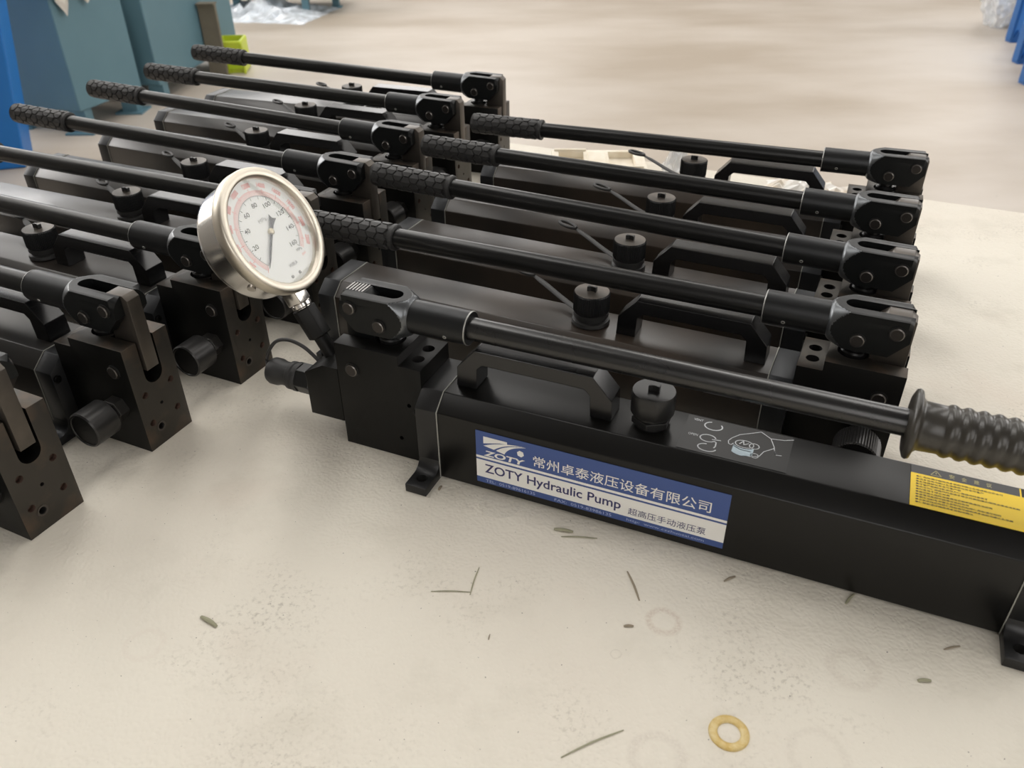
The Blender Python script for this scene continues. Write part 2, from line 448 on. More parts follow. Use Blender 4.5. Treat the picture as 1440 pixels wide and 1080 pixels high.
def make_pump(kind, root):
    A = kind == 'A'
    tankm = TANK if A else TANKG
    blkm = BLK
    # tank
    bm = bmesh.new(); prism(bm, octo(.0004), 'x', LB + TC, LT - TC)
    obj('tank', bm, tankm if kind != 'B' else mat('dark_blackened_steel', (.013, .0125, .012), metal=.0, spec=.55, noise=(12, .26, .36), col2=(.060, .045, .034), nscale=7), root, bevel=.0012, smooth=30)
    for k, (a, b) in enumerate(((LB, LB + TC), (LT - TC, LT))):
        s0 = a if k else a; bm = bmesh.new()
        p = [(-TW, 0), (TW, 0), (TW, HC), (TO, HT), (-TO, HT), (-TW, HC)]
        prism(bm, p, 'x', a + (.0007 if k else 0), b - (0 if k else .0007))
        c = obj('end_cap', bm, mat('end_cap_steel', (.014, .014, .0145), metal=.3, spec=.6, noise=(30, .3, .45)) if A else mat('end_cap_steel_row', (.035, .037, .04), metal=.6, spec=.5, noise=(30, .3, .45)), root, bevel=.0008, smooth=30)
        for s in (-1, 1):      # a foot on each side, faired into the plate with a fillet
            fo = .034 if A else .0235
            pts = [(TW - .002, 0), (TW + fo, 0), (TW + fo, .0105), (TW + .014, .0105)]
            pts += [(TW + .014 - .014 * math.sin(t * PI / 2 / 5), .0105 + .014 * (1 - math.cos(t * PI / 2 / 5))) for t in range(1, 6)] + [(TW - .002, .0245)]
            fb = bmesh.new(); prism(fb, [(s * y, z) for y, z in pts], 'x', a + .0003, b - .0003)
            f_ = obj('foot', fb, c.data.materials[0], c, bevel=.0006)
            h = bmesh.new(); cyl(h, ((a + b) / 2, s * (TW + .019), -.01), ((a + b) / 2, s * (TW + .019), .04), .0058, 24)
            cut(f_, [h]); shade(f_.data, 30)
        if k == 0:
            for s in (-1, 1):
                bm = bmesh.new(); cyl(bm, (a - .003, s * .0445, .0806), (a + .001, s * .0445, .0806), .0048, 20, ch=.0008)
                o = obj('cap_screw', bm, BLK, c, smooth=35)
                hx = bmesh.new(); cyl(hx, (a - .005, s * .0445, .0806), (a - .0012, s * .0445, .0806), .0024, 6); cut(o, [hx])
        # pale sealant line squeezed out of the joint
        x = b if k == 0 else a
        sb = bmesh.new(); q = [(y * 1.0, z) for y, z in octo(0)]
        qo = [(-TW - .0004, .002), (-TW - .0004, HC + .0001), (-TO - .0001, HT + .0004), (TO + .0001, HT + .0004), (TW + .0004, HC + .0001), (TW + .0004, .002)]
        prism(sb, qo, 'x', x - .0005, x + .0005)
        obj('sealant_line', sb, SEAM, root)
    # head block with a U slot, piston bore, bolt bores
    bm = bmesh.new(); prism(bm, [(0, 0), (LB, 0), (LB, HS), (BX, HS), (BX, HB), (0, HB)], 'y', -BW, BW)
    blk = obj('head_block', bm, [blkm, BLKL, HOLE, RUST], root, bevel=.0007)
    cs = []
    u = bmesh.new(); pr = [(-.0125, .16), (-.0125, .0925)] + [(-.0125 * math.cos(t * PI / 12), .0925 - .0125 * math.sin(t * PI / 12)) for t in range(1, 12)] + [(.0125, .0925), (.0125, .16)]
    prism(u, pr, 'x', -.01, .036); cs.append(u)
    u = bmesh.new(); cyl(u, (.0545, 0, .095), (.0545, 0, .16), .0168, 36); cs.append(u)
    for y in (-.0118, .0118):
        u = bmesh.new(); cyl(u, (.0932, y, .108), (.0932, y, .14), .0070, 24); cs.append(u)
    if not A:
        for y, z, r, dp in ((-.0195, .071, .0042, .006), (.0195, .0715, .0042, .006), (-.0185, .0325, .0042, .006), (.0200, .0335, .0042, .006), (.0010, .051, .0022, .01), (.0108, .0235, .0040, .014)):
            u = bmesh.new(); cyl(u, (-.01, y, z), (dp, y, z), r, 20); cs.append(u)
    if A:
        for x, z in ((.0895, .0757), (.0757, .0275)):
            u = bmesh.new(); cyl(u, (x, -BW - .01, z), (x, -BW + .008, z), .0026, 18); cs.append(u)
    cut(blk, cs)
    me = blk.data
    for p in me.polygons:       # bores are dark; the row pumps' outer faces are bare brownish steel
        c, n = p.center, p.normal
        if not A:
            if c.x < .0015 and n.x < -.5: p.material_index = 1
            elif n.z > .7 and c.z > .12: p.material_index = 1
            elif c.x < .008 and abs(n.x) < .5 and c.z < .078 and abs(c.y) < .026: p.material_index = 3 if c.z > .06 or abs(c.y) > .015 else 2
            elif 0.0055 < c.x < .0065 and n.x < -.5: p.material_index = 3
        if abs(n.z) < .3 and c.z < .136 and abs(c.y) < .0175 and .0375 < c.x < .10: p.material_index = 2
    shade(me, 30)
    if not A:
        for y, z, r in ((.0108, .0235, .0062),):
            b_ = bmesh.new(); add_lathe(b_, [(r - .0018, 0), (r - .0018, .0006), (r, .0006), (r, 0)], frame_mat((0, y, z), (-1, 0, 0)), 24)
            obj('port_ring', b_, mat('port_ring_steel', (.08, .07, .06), rough=.45, metal=.5), blk)
    # pins
    def pin(x, z, hw, r=.0088, par=root, origin=Vector((0, 0, 0)), nm='pin'):
        b_ = bmesh.new(); q = Vector((x, 0, z)) - origin
        M = frame_mat(q + Vector((0, -hw, 0)), (0, 1, 0)); L = 2 * hw
        add_lathe(b_, [(0, -.0036), (r * .72, -.0036), (r * .86, -.0028), (r * .88, 0), (r * .88, L), (r * .86, L + .0028), (r * .72, L + .0036), (0, L + .0036)], M, 32, mis=[0, 1, 0, 0, 0, 1, 0])
        o = obj(nm, b_, [mat('pin_steel', (.045, .040, .037), rough=.36, metal=.7), mat('pin_edge', (.15, .14, .13), rough=.3, metal=.8)], par, smooth=28)
        for s in (-1, 1):
            c_ = bmesh.new(); add_lathe(c_, [(r * .90, 0), (r * .90, .0016), (r * 1.0, .0016), (r * 1.02, 0)], frame_mat(q + Vector((0, s * hw, 0)), (0, s, 0)), 24, closed=True)
            r_ = obj('retaining_ring', c_, mat('ring_steel', (.02, .02, .02), rough=.5, metal=.4), o, smooth=35)
        return o
    pin(.0205, .1062, BW, .0086)
    # piston
    b_ = bmesh.new(); add_lathe(b_, [(0, .098), (.0140, .098), (.0140, .139), (.0125, .141), (.0095, .141), (.0095, .149), (.0075, .152), (.0075, .160), (0, .160)], Matrix.Translation((.0545, 0, 0)), 32)
    obj('piston', b_, mat('piston_steel', (.035, .035, .035), rough=.3, metal=.8), root, smooth=35)
    # link bar: upright flat bar between slot pin and fork
    b_ = bmesh.new(); prism(b_, [(-.002, .099), (.028, .099), (.034, .106), (.034, .184), (.0260, .1918), (.004, .1918), (-.002, .1865)], 'y', -.0088, .0088)
    if kind != 'L': bmesh.ops.translate(b_, verts=b_.verts, vec=(.0055, 0, 0))
    lk = obj('link_bar', b_, LINKM if not A else FORK, root, bevel=.0006, smooth=30)
    if A:
        b_ = bmesh.new()
        for i in range(6): add_box(b_, .0085 + i * .0038, .0102 + i * .0038, -.0086, .0086, .1916, .1926)
        obj('link_teeth', b_, mat('teeth_steel', (.34, .33, .32), rough=.4, metal=.7), lk)
    # ---- handle parts, all about the fork pivot
    MP = Matrix.Translation(PIV)
    n = 128; b_ = bmesh.new(); ax = Vector((0, 0, .1705)) - PIV
    st = [(.0060, .0235), (.0105, .0310), (.0580, .0312)] + [(.0655 + .0180 * i / 14, .0312 - .0092 * i / 14) for i in range(15)] + [(.0850, .0205), (.0864, .0186)]
    rings = []
    for x, r in st:
        ring = []
        for k in range(n):
            a = 2 * PI * (k + .5) / n; c, s = math.cos(a), math.sin(a)
            h = min(r, .0222 / max(abs(c), 1e-6), .0217 / max(abs(s), 1e-6))
            ring.append(b_.verts.new((x - PIV.x, h * c, ax.z + h * s)))
        rings.append(ring)
    for ri, (a, b) in enumerate(zip(rings, rings[1:])):
        for k in range(n):
            f_ = b_.faces.new([a[k], a[(k + 1) % n], b[(k + 1) % n], b[k]])
            rr_ = [math.hypot(v.co.y, v.co.z - ax.z) for v in f_.verts]
            if ri >= 3 and min(rr_) > st[ri + 1][1] - 2e-4: f_.material_index = 2
    b_.faces.new(rings[0]); b_.faces.new(rings[-1][::-1])
    fk = obj('fork', b_, [FORK, HOLE, CONE], root, mw=MP)
    c1 = bmesh.new(); add_box(c1, -.01 - PIV.x, .064 - PIV.x, -.0093, .0093, -.04, .05)
    c2 = bmesh.new(); cyl(c2, (.064 - PIV.x, 0, -.04), (.064 - PIV.x, 0, .05), .0093, 32)
    c3 = bmesh.new(); prism(c3, [(-.01 - PIV.x, .173 - PIV.z), (.0062 - PIV.x, .1685 - PIV.z), (.0240 - PIV.x, .1485 - PIV.z), (.0240 - PIV.x, .12 - PIV.z), (-.01 - PIV.x, .12 - PIV.z)], 'y', -.03, .03)
    c4 = bmesh.new(); prism(c4, [(.0700 - PIV.x, .14 - PIV.z), (.0700 - PIV.x, .1475 - PIV.z), (.0800 - PIV.x, .158 - PIV.z), (.09 - PIV.x, .14 - PIV.z)], 'y', -.03, .03)
    cut(fk, [c1, c2, c3]); c4.free()
    shade(fk.data, 24)
    for x, z in ((.0545, .1625), (.0195, .1778)): pin(x, z, .0222, .0082, fk, PIV, 'pin')
    b_ = bmesh.new(); add_lathe(b_, [(0, .0860), (.0184, .0860), (.0184, .1525), (.0176, .1533), (.0128, .1533), (.0128, .150), (0, .150)], frame_mat(ax, (1, 0, 0)), 48)
    sk = obj('socket', b_, SOCK, root, mw=MP, smooth=35)
    b_ = bmesh.new(); add_lathe(b_, [(.0179, .1531), (.0185, .1526), (.0186, .1519), (.0180, .1523)], frame_mat(ax, (1, 0, 0)), 48, closed=True)
    obj('bright_rim', b_, EDGE, sk, smooth=40)
    sy = -1 if A else 1
    for s in (sy,):
        d_ = Vector((0, s * .93, -.36)).normalized(); q = ax + Vector((.130, 0, 0)) + d_ * .0181
        b_ = bmesh.new(); add_lathe(b_, [(.0011, .0003), (.0011, .0008), (.0021, .0008), (.0023, .0)], frame_mat(q, d_), 16)
        obj('set_screw', b_, mat('screw_rim', (.5, .5, .48), rough=.4, metal=.8), sk, smooth=40)
        b_ = bmesh.new(); cyl(b_, q, q + d_ * .0004, .0012, 12); obj('screw_socket', b_, HOLE, sk)
    g0 = .577 if A else .6168
    MX = frame_mat(ax, (1, 0, 0))
    b_ = bmesh.new(); add_lathe(b_, [(0, .150), (.0124, .150), (.0124, g0 + .01), (0, g0 + .01)], MX, 40)
    obj('handle_rod', b_, ROD if A else (RODG if kind == 'L' else mat('black_steel_rod', (.022, .022, .022), metal=.6, spec=.6, noise=(20, .24, .36))), root, mw=MP, smooth=35)
    if A:
        pr = [(.0126, g0 - .004), (.026, g0 - .003), (.0305, g0 - .001), (.0315, g0 + .001), (.0305, g0 + .0035), (.025, g0 + .005), (.0222, g0 + .008), (.0216, g0 + .020)]
        x = g0 + .024
        while x < .735:
            pr += [(.0214, x), (.0217, x + .0012), (.0231, x + .0034), (.0235, x + .0052), (.0234, x + .0070), (.0222, x + .0094), (.0215, x + .0106)]; x += .0118
        pr += [(.0225, x), (.0235, x + .006), (.021, x + .012), (.015, x + .014), (0, x + .014)]
        b_ = bmesh.new(); add_lathe(b_, pr, MX, 56)
        obj('ribbed_grip', b_, RUBG, root, mw=MP, smooth=60)
    else:
        b_ = bmesh.new(); add_lathe(b_, [(.0125, g0), (.0155, g0), (.0170, g0 + .001), (.0172, g0 + .005), (.0160, g0 + .006), (.0152, g0 + .0075), (.0152, .744), (.0162, .7455), (.0165, .748), (.014, .7495), (0, .7495)], MX, 48)
        gr = obj('grip', b_, RUB, root, mw=MP, smooth=40)
        b_ = bmesh.new(); R = .0153; nr = 7; s_ = .0088
        for ci in range(9):
            cx = g0 + .0160 + ci * .0134
            for k in range(nr):
                a0_ = 2 * PI * (k + .5 * (ci % 2)) / nr + .12
                base, top = [], []
                for v in range(6):
                    va = v * PI / 3
                    for rr_, hh, lst in ((s_ * .95, -.0003, base), (s_ * .84, .0019, top)):
                        dx = rr_ * math.cos(va); dt = rr_ * math.sin(va) / R * (2 * PI * R / nr) / (s_ * 1.732)
                        an = a0_ + dt; lst.append(b_.verts.new(MX @ Vector(((R + hh) * math.cos(an), (R + hh) * math.sin(an), min(cx + dx, .7445)))))
                ce = b_.verts.new(MX @ Vector(((R + .0023) * math.cos(a0_), (R + .0023) * math.sin(a0_), cx)))
                for v in range(6):
                    b_.faces.new([base[v], base[(v + 1) % 6], top[(v + 1) % 6], top[v]]); b_.faces.new([top[v], top[(v + 1) % 6], ce])
        hp = obj('hexagon_pads', b_, RUB, gr, smooth=25); hp['kind'] = 'stuff'
    # carrying handle: bent bracket on the tank top
    b_ = bmesh.new()
    prism(b_, [(.1405, HT), (.1415, .1285), (.1625, .1525), (.2915, .1525), (.3125, .1285), (.3135, HT), (.2905, HT), (.2895, .1300), (.2830, .1365), (.1710, .1365), (.1645, .1300), (.1635, HT)], 'y', -.0145, .0145)
    cb = obj('carrying_handle', b_, mat('gloss_black_handle', (.007, .007, .0075), rough=.25, spec=.6), root, bevel=.0006)
    # filler cap
    CX = .3505
    T = Matrix.Translation((CX, 0, 0))
    if A:
        b_ = bmesh.new(); zs = (.1190, .1210, .1415, .1440); nn = 48; rg = []
        for z, f in zip(zs, (.94, 1, 1, .96)):
            rg.append([b_.verts.new((CX + max(-.0182 * f, min(.0182 * f, .0222 * f * math.cos(2 * PI * k / nn + .6))) * 1.0 if 0 else CX + .0218 * f * math.cos(2 * PI * k / nn), max(-.0202 * f, min(.0202 * f, .0218 * f * math.sin(2 * PI * k / nn))), z)) for k in range(nn)])
        for a, b in zip(rg, rg[1:]):
            for k in range(nn): b_.faces.new([a[k], a[(k + 1) % nn], b[(k + 1) % nn], b[k]])
        b_.faces.new(rg[0][::-1]); b_.faces.new(rg[-1])
        cp = obj('vent_cap', b_, PLA, root, smooth=35)
        b_ = bmesh.new(); add_lathe(b_, [(0, HT), (.017, HT), (.017, .1195), (0, .1195)], T, 32); obj('cap_neck', b_, PLA, cp, smooth=35)
        b_ = bmesh.new(); cyl(b_, (CX, 0, HT + .003), (CX, 0, HT + .010), .0205, 6); obj('hex_nut', b_, PLA, cp, bevel=.0008)
        zt = .1440
    else:
        b_ = bmesh.new(); nn = 120; rg = []
        for z, f in ((.1215, .96), (.123, 1), (.1445, 1), (.1465, .96)):
            rg.append([b_.verts.new((CX + (.0213 + (.0005 if k % 2 else -.0003)) * f * math.cos(2 * PI * k / nn), (.0213 + (.0005 if k % 2 else -.0003)) * f * math.sin(2 * PI * k / nn), z)) for k in range(nn)])
        for a, b in zip(rg, rg[1:]):
            for k in range(nn): b_.faces.new([a[k], a[(k + 1) % nn], b[(k + 1) % nn], b[k]])
        b_.faces.new(rg[0][::-1]); b_.faces.new(rg[-1]).material_index = 1
        cp = obj('filler_cap', b_, [KNURL, CAPTOP], root)
        b_ = bmesh.new(); add_lathe(b_, [(0, HT), (.022, HT), (.0232, HT + .002), (.0222, HT + .006), (.019, HT + .007), (.019, HT + .0095), (.0212, HT + .0105), (.0212, HT + .0155), (.017, .122), (0, .122)], T, 40)
        obj('strap_collar', b_, RUB, cp, smooth=30)
        zt = .1465
    b_ = bmesh.new(); prism(b_, [(CX - .0055, -.0030), (CX - .0015, -.0010), (CX + .0015, -.0010), (CX + .0055, -.0030), (CX + .0055, .0030), (CX + .0015, .0010), (CX - .0015, .0010), (CX - .0055, .0030)], 'z', zt - .0002, zt + .0060)
    obj('thumb_wing', b_, PLA, cp, bevel=.0005)
    if not A:
        P = smooth_path([(CX + .018, -.008, .112), (CX + .034, -.018, .1125), (CX + .052, -.027, .116), (CX + .074, -.037, .122), (CX + .095, -.046, .127)])
        b_ = bmesh.new(); tube(b_, P, [.0045] * (len(P) - 4) + [.004, .0035, .003, .003], 10, flat=.35)
        lp = [(CX + .110 + .015 * math.cos(t * PI / 8 + PI) * 1.0, -.052 + .0065 * math.sin(t * PI / 8) - .42 * .015 * math.cos(t * PI / 8 + PI), .1285) for t in range(17)]
        tube(b_, lp, .0024, 8)
        obj('strap', b_, RUB, cp, smooth=50)
    # release valve knob
    b_ = bmesh.new(); nn = 100; rg = []
    M = frame_mat((.0295, 0, .0573), (0, 1, 0))
    prof = ((.0195, .0515), (.0215, .0535), (.0215, .0835), (.0200, .0850), (.0185, .0850), (.0178, .0838)) if kind != 'B' else ((.0195, .0515), (.0235, .0535), (.0235, .0835), (.0220, .0850), (.0205, .0850), (.0198, .0838))
    for r, z in prof:
        kn = .0004 if kind == 'B' else 0
        rg.append([b_.verts.new(M @ Vector(((r + (kn if k % 2 else -kn)) * math.cos(2 * PI * k / nn), (r + (kn if k % 2 else -kn)) * math.sin(2 * PI * k / nn), z))) for k in range(nn)])
    for a, b in zip(rg, rg[1:]):
        for k in range(nn): b_.faces.new([a[k], a[(k + 1) % nn], b[(k + 1) % nn], b[k]])
    b_.faces.new(rg[0][::-1]); b_.faces.new(rg[-1])
    kb = obj('valve_knob', b_, mat('knob_face_steel', (.045, .044, .043), rough=.36, metal=.7), root)
    if kind != 'B': shade(kb.data, 35)
    b_ = bmesh.new(); add_lathe(b_, [(0, BW - .001), (.0150, BW - .001), (.0152, BW + .0125), (.0128, BW + .0145), (.008, BW + .0150), (.008, .0520), (0, .0520)], M, 6)
    obj('hex_nut', b_, mat('nut_steel', (.05, .048, .045), rough=.4, metal=.7), kb, bevel=.0006)
    return root


ROW_L = 'pumps in the left row'; ROW_R = 'pumps in the right row'
POSE = dict(A=(-.1819, .8083, -.4132), B1=(.4132, .7244, 2.7022), B2=(.475, .8682, 2.6927), B3=(.5426, 1.0234, 2.7094), B4=(.629, 1.2045, 2.751),
            L1=(-.4791, .6468, 2.691), L2=(-.4072, .7913, 2.7068), L3=(-.3405, .9313, 2.7005), M=(-.2673, 1.0756, 2.7197), L4=(-.2075, 1.2112, 2.716),
            L5=(-.148, 1.3762, 2.7023), L6=(-.0884, 1.5499, 2.7228), L7=(-.0106, 1.7136, 2.7762))
GZ = dict(A=.1681, B1=.167, B2=.1775, B3=.1743, B4=.1668, L1=.172, L2=.174, L3=.174, M=.1732, L4=.1811, L5=.18, L6=.1762, L7=.185)
LAB = dict(
    A='foreground black hand pump with pressure gauge, blue nameplate and ribbed grip',
    B1='nearest pump of the right row, directly behind the blue-labelled pump',
    B2='second nearest pump of the right row, counted from the blue-labelled pump',
    B3='third pump of the right row, between the farthest pump and the second one',
    B4='farthest pump of the right row, with the cream tray and white paper behind it',
    L1='pump cut off by the left edge, only its bare steel head block and fork showing',
    L2='left-row pump second from the front, bare link bar upright above its round valve knob',
    L3='left-row pump whose fork is partly hidden behind the round pressure gauge',
    M='left-row pump whose whole head is hidden behind the round pressure gauge',
    L4='left-row pump with fork just right of the gauge top, grip nearest the blue cabinet',
    L5='left-row pump third from the far end, grip in front of the teal cabinet',
    L6='left-row pump second from the far end',
    L7='farthest pump of the left row, its grip end in front of the lime green box')


def place(root, k):
    x, y, t = POSE[k]; root.location = (x, y, 0); root.rotation_euler = (0, 0, t)
    ang = (GZ[k] - .1705) / .56
    for ch in bpy.data.objects:
        if ch.parent == root and ch.name.split('.')[0] in ('fork', 'socket', 'handle_rod', 'grip', 'ribbed_grip'):
            ch.matrix_local = Matrix.Translation(PIV) @ Matrix.Rotation(-ang, 4, 'Y')


rA = thing('hydraulic_pump', LAB['A'], 'pump'); make_pump('A', rA); place(rA, 'A')
rB = thing('hydraulic_pump', LAB['B1'], 'pump', group=ROW_R); make_pump('B', rB); 
rL = thing('hydraulic_pump', LAB['L2'], 'pump', group=ROW_L); make_pump('L', rL)
for k in ('B2', 'B3', 'B4'):
    c = copy_tree(rB); tag(c, LAB[k], 'pump', ROW_R); place(c, k)
place(rB, 'B1')
for k in ('L1', 'L3', 'M', 'L4', 'L5', 'L6', 'L7'):
    c = copy_tree(rL); tag(c, LAB[k], 'pump', ROW_L); place(c, k)
place(rL, 'L2')

# ------------------------------------------------------------------ extras of the foreground pump
# adapter block on the head's end face
b_ = bmesh.new(); prism(b_, [(-.0005, .0295), (-.0456, .0295), (-.0458, .0871), (-.0204, .1015), (-.0005, .1015)], 'y', -BW, BW * .9)
ab = obj('adapter_block', b_, BLK, rA, bevel=.0006, smooth=30)
# quick coupler with dust cap on a tether
M = frame_mat((-.0456, 0, .0505), (-1, 0, 0))
b_ = bmesh.new(); add_lathe(b_, [(0, 0), (.0125, 0), (.0125, .012), (.018, .013), (.0185, .0145), (.0185, .034), (.0165, .036), (0, .036)], M, 6)
cpl = obj('quick_coupler', b_, PLA, ab, bevel=.0008)
b_ = bmesh.new(); add_lathe(b_, [(0, .034), (.0175, .034), (.0182, .036), (.0182, .039), (.0160, .0405), (.0160, .042), (.0175, .0435), (.0175, .048), (.0150, .050), (.0148, .060), (.0168, .066), (.0168, .074), (.0150, .078), (0, .079)], M, 40)
obj('dust_cap', b_, RUB, ab, smooth=40)
P = smooth_path([(-.1255, .0, .053), (-.1285, -.001, .060), (-.122, -.002, .078), (-.106, -.003, .097), (-.087, -.003, .103), (-.068, -.002, .098), (-.054, .0, .085), (-.0475, .001, .076)], 6)
b_ = bmesh.new(); tube(b_, P, .0022, 10); cyl(b_, (-.1275, 0, .049), (-.1275, 0, .0565), .004, 12)
obj('cap_tether', b_, RUB, ab, smooth=60)
# ---- gauge
GC = Vector((-.08083, .0019, .24195)); gs = Vector((-.02653, .99942, -.02119)); gu = Vector((-.48887, .00552, .87234)); gn = Vector((.87195, .0335, .48844))
MG = Matrix((gs, gu, gn)).transposed().to_4x4(); MG.translation = GC
b_ = bmesh.new(); add_lathe(b_, [(0, -.053), (.050, -.053), (.0615, -.0515), (.0650, -.047), (.0655, -.043), (.0655, -.014), (.0600, -.0135), (.0600, -.0102), (0, -.0102)], Matrix(), 96)
gauge = obj('pressure_gauge', b_, STEEL, rA, mw=MG, smooth=35); gauge['label'] = 'round stainless pressure gauge'
b_ = bmesh.new(); add_lathe(b_, [(.0655, -.0150), (.0698, -.0145), (.0712, -.0125), (.0712, -.0030), (.0706, -.0008), (.0697, 0), (.0622, 0), (.0612, -.0006), (.0600, -.0022), (.0600, -.0100), (.0655, -.0110)], Matrix(), 96, closed=True)
obj('bezel', b_, BEZ, gauge, smooth=50)
b_ = bmesh.new(); cyl(b_, (0, 0, -.0102), (0, 0, -.0092), .0600, 80); obj('dial', b_, DIAL, gauge)
ZD = -.00905


def ang(v): return math.radians(225 - 270 * v / 160)


def arc_band(bm, r0_, r1_, a0_, a1_, z, n=90, mi=0):
    pv = None
    for i in range(n + 1):
        a = a0_ + (a1_ - a0_) * i / n
        c = (bm.verts.new((r0_ * math.cos(a), r0_ * math.sin(a), z)), bm.verts.new((r1_ * math.cos(a), r1_ * math.sin(a), z)))
        if pv: bm.faces.new([pv[0], pv[1], c[1], c[0]]).material_index = mi
        pv = c


def tick(bm, a, r0_, r1_, wd, z):
    c, s = math.cos(a), math.sin(a); px, py = -s * wd / 2, c * wd / 2
    bm.faces.new([bm.verts.new(q) for q in ((r0_ * c - px, r0_ * s - py, z), (r1_ * c - px, r1_ * s - py, z), (r1_ * c + px, r1_ * s + py, z), (r0_ * c + px, r0_ * s + py, z))])


b_ = bmesh.new(); arc_band(b_, .0415, .0475, ang(0), ang(160), ZD); obj('pink_band', b_, PINK, gauge)
b_ = bmesh.new(); arc_band(b_, .0410, .0414, ang(0), ang(160), ZD)
for i in range(81): tick(b_, ang(i * 2), .0395 if i % 5 else .0372, .0412, .0004 if i % 5 else .0007, ZD + .00005)
obj('black_scale', b_, INK, gauge)
b_ = bmesh.new()
for i in range(111):
    if i % 1 == 0: tick(b_, ang(160 * i / 116), .0452 if i % 10 else .0440, .0478 if i % 10 else .0500, .0003 if i % 10 else .0007, ZD + .0001)
obj('red_scale', b_, RED, gauge)
for v in range(20, 161, 20):
    a = ang(v); cxx, cyy = .0320 * math.cos(a), .0320 * math.sin(a); wd = .0042 if v < 100 else .0058
    text_obj('dial_number', str(v), (cxx - wd, cxx + wd, cyy - .0026, cyy + .0026), Matrix.Translation((0, 0, ZD)), INK, gauge, bold=.01)
for i in range(1, 12):
    a = ang(160 * i * 10 / 116); T_ = Matrix.Rotation(a - PI / 2, 4, 'Z'); s_ = str(i * 2000)
    text_obj('dial_number', s_, (-.0058 if i > 4 else -.0047, .0058 if i > 4 else .0047, .0508, .0565), Matrix.Translation((0, 0, ZD)) @ T_, RED, gauge, bold=.03)
text_obj('dial_unit', 'MPa', (.0205, .0300, -.0335, -.0300), Matrix.Translation((0, 0, ZD)), INK, gauge)
text_obj('dial_unit', 'psi', (.0255, .0320, -.0405, -.0365), Matrix.Translation((0, 0, ZD)), RED, gauge)
text_obj('dial_lettering', 'MPa', (-.0075, .0055, .0125, .0170), Matrix.Translation((0, 0, ZD)), mat('dial_grey_print', (.35, .35, .36)), gauge)
text_obj('dial_lettering', 'WIKA', (-.0030, .0125, -.0440, -.0395), Matrix.Translation((0, 0, ZD)), mat('dial_grey_print', (.35, .35, .36)), gauge, bold=.02)
for x in (-.0065, .0070):
    b_ = bmesh.new(); add_lathe(b_, [(0, ZD), (.0019, ZD), (.0019, ZD + .0006), (.0012, ZD + .0010), (0, ZD + .0010)], Matrix.Translation((x * 1.0, -.0530, 0)), 16)
    obj('dial_screw', b_, mat('screw_dark', (.22, .21, .20), rough=.4, metal=.8), gauge, smooth=40)
a0_ = ang(0); d2 = Vector((math.cos(a0_), math.sin(a0_), 0)); p2 = Vector((-d2.y, d2.x, 0)); zt = Vector((0, 0, ZD + .002))
b_ = bmesh.new(); pl = [d2 * .0455 + p2 * .0001, d2 * .034 + p2 * .0012, d2 * .008 + p2 * .0015, -d2 * .008 + p2 * .0021, -d2 * .016 + p2 * .0042, -d2 * .0185 + p2 * .0050, -d2 * .0165, -d2 * .0185 - p2 * .0050, -d2 * .016 - p2 * .0042, -d2 * .008 - p2 * .0021, d2 * .008 - p2 * .0015, d2 * .034 - p2 * .0012, d2 * .0455 - p2 * .0001]
va = [b_.verts.new(q + zt) for q in pl]; vb = [b_.verts.new(q + zt + Vector((0, 0, .0006))) for q in pl]
b_.faces.new(va[::-1]); b_.faces.new(vb)
for i in range(len(va)): b_.faces.new([va[i], va[(i + 1) % len(va)], vb[(i + 1) % len(va)], vb[i]])
obj('needle', b_, INK, gauge)
b_ = bmesh.new(); add_lathe(b_, [(0, ZD), (.0036, ZD), (.0036, ZD + .0028), (.0028, ZD + .0034), (0, ZD + .0034)], Matrix(), 24); obj('pivot_boss', b_, BRASS, gauge, smooth=40)
b_ = bmesh.new(); cyl(b_, (0, 0, -.0045), (0, 0, -.0035), .0602, 80); obj('lens', b_, LENS, gauge)
# safety plug slot and rim plug on the case side
b_ = bmesh.new()
for t in range(5):
    a = math.radians(206 + t * 3.2)
cyl(b_, (.0650 * math.cos(math.radians(218)), .0650 * math.sin(math.radians(218)), -.0260), (.0672 * math.cos(math.radians(218)), .0672 * math.sin(math.radians(218)), -.0260), .0045, 20)
obj('relief_plug', b_, mat('plug_steel', (.45, .42, .38), rough=.3, metal=1), gauge, smooth=30)
# stem (below the case, along -Y of the gauge frame)
HH = -.027


def stem(y0_, y1_, r, n, nm, mt, bev=None, wy=None):
    b_ = bmesh.new()
    if n == 4: add_box(b_, -r, r, y0_, y1_, HH - (wy or r), HH + (wy or r))
    else: cyl(b_, (0, y0_, HH), (0, y1_, HH), r, n, ch=.0008)
    return obj(nm, b_, mt, gauge, bevel=bev, smooth=35)


stem(-.083, -.060, .0098, 4, 'square_stem', STEEL, .0012)
stem(-.0885, -.083, .0118, 32, 'stem_collar', STEEL)
stem(-.0905, -.0885, .0100, 32, 'stem_thread', STEEL)
stem(-.127, -.0900, .0142, 6, 'swivel_nut', BLK, .001)
stem(-.153, -.127, .0088, 32, 'stem_neck', BLK)

# ---- nameplate on the side
PX = Matrix(((1, 0, 0), (0, 0, -1), (0, 1, 0))).to_4x4()     # x right, y up -> side plane (x, z)
LX0, LX1, LZ0, LZ1 = .1784, .4442, .0120, .0812
LWD, LHT = LX1 - LX0, LZ1 - LZ0
PL = Matrix.Translation((LX0, -TW - .0001, LZ0)) @ PX
b_ = box(0, LWD, 0, LHT, -.0002, .0002); plate = obj('nameplate', b_, BLUE, rA, mw=PL); plate['label'] = 'blue and white nameplate sticker'


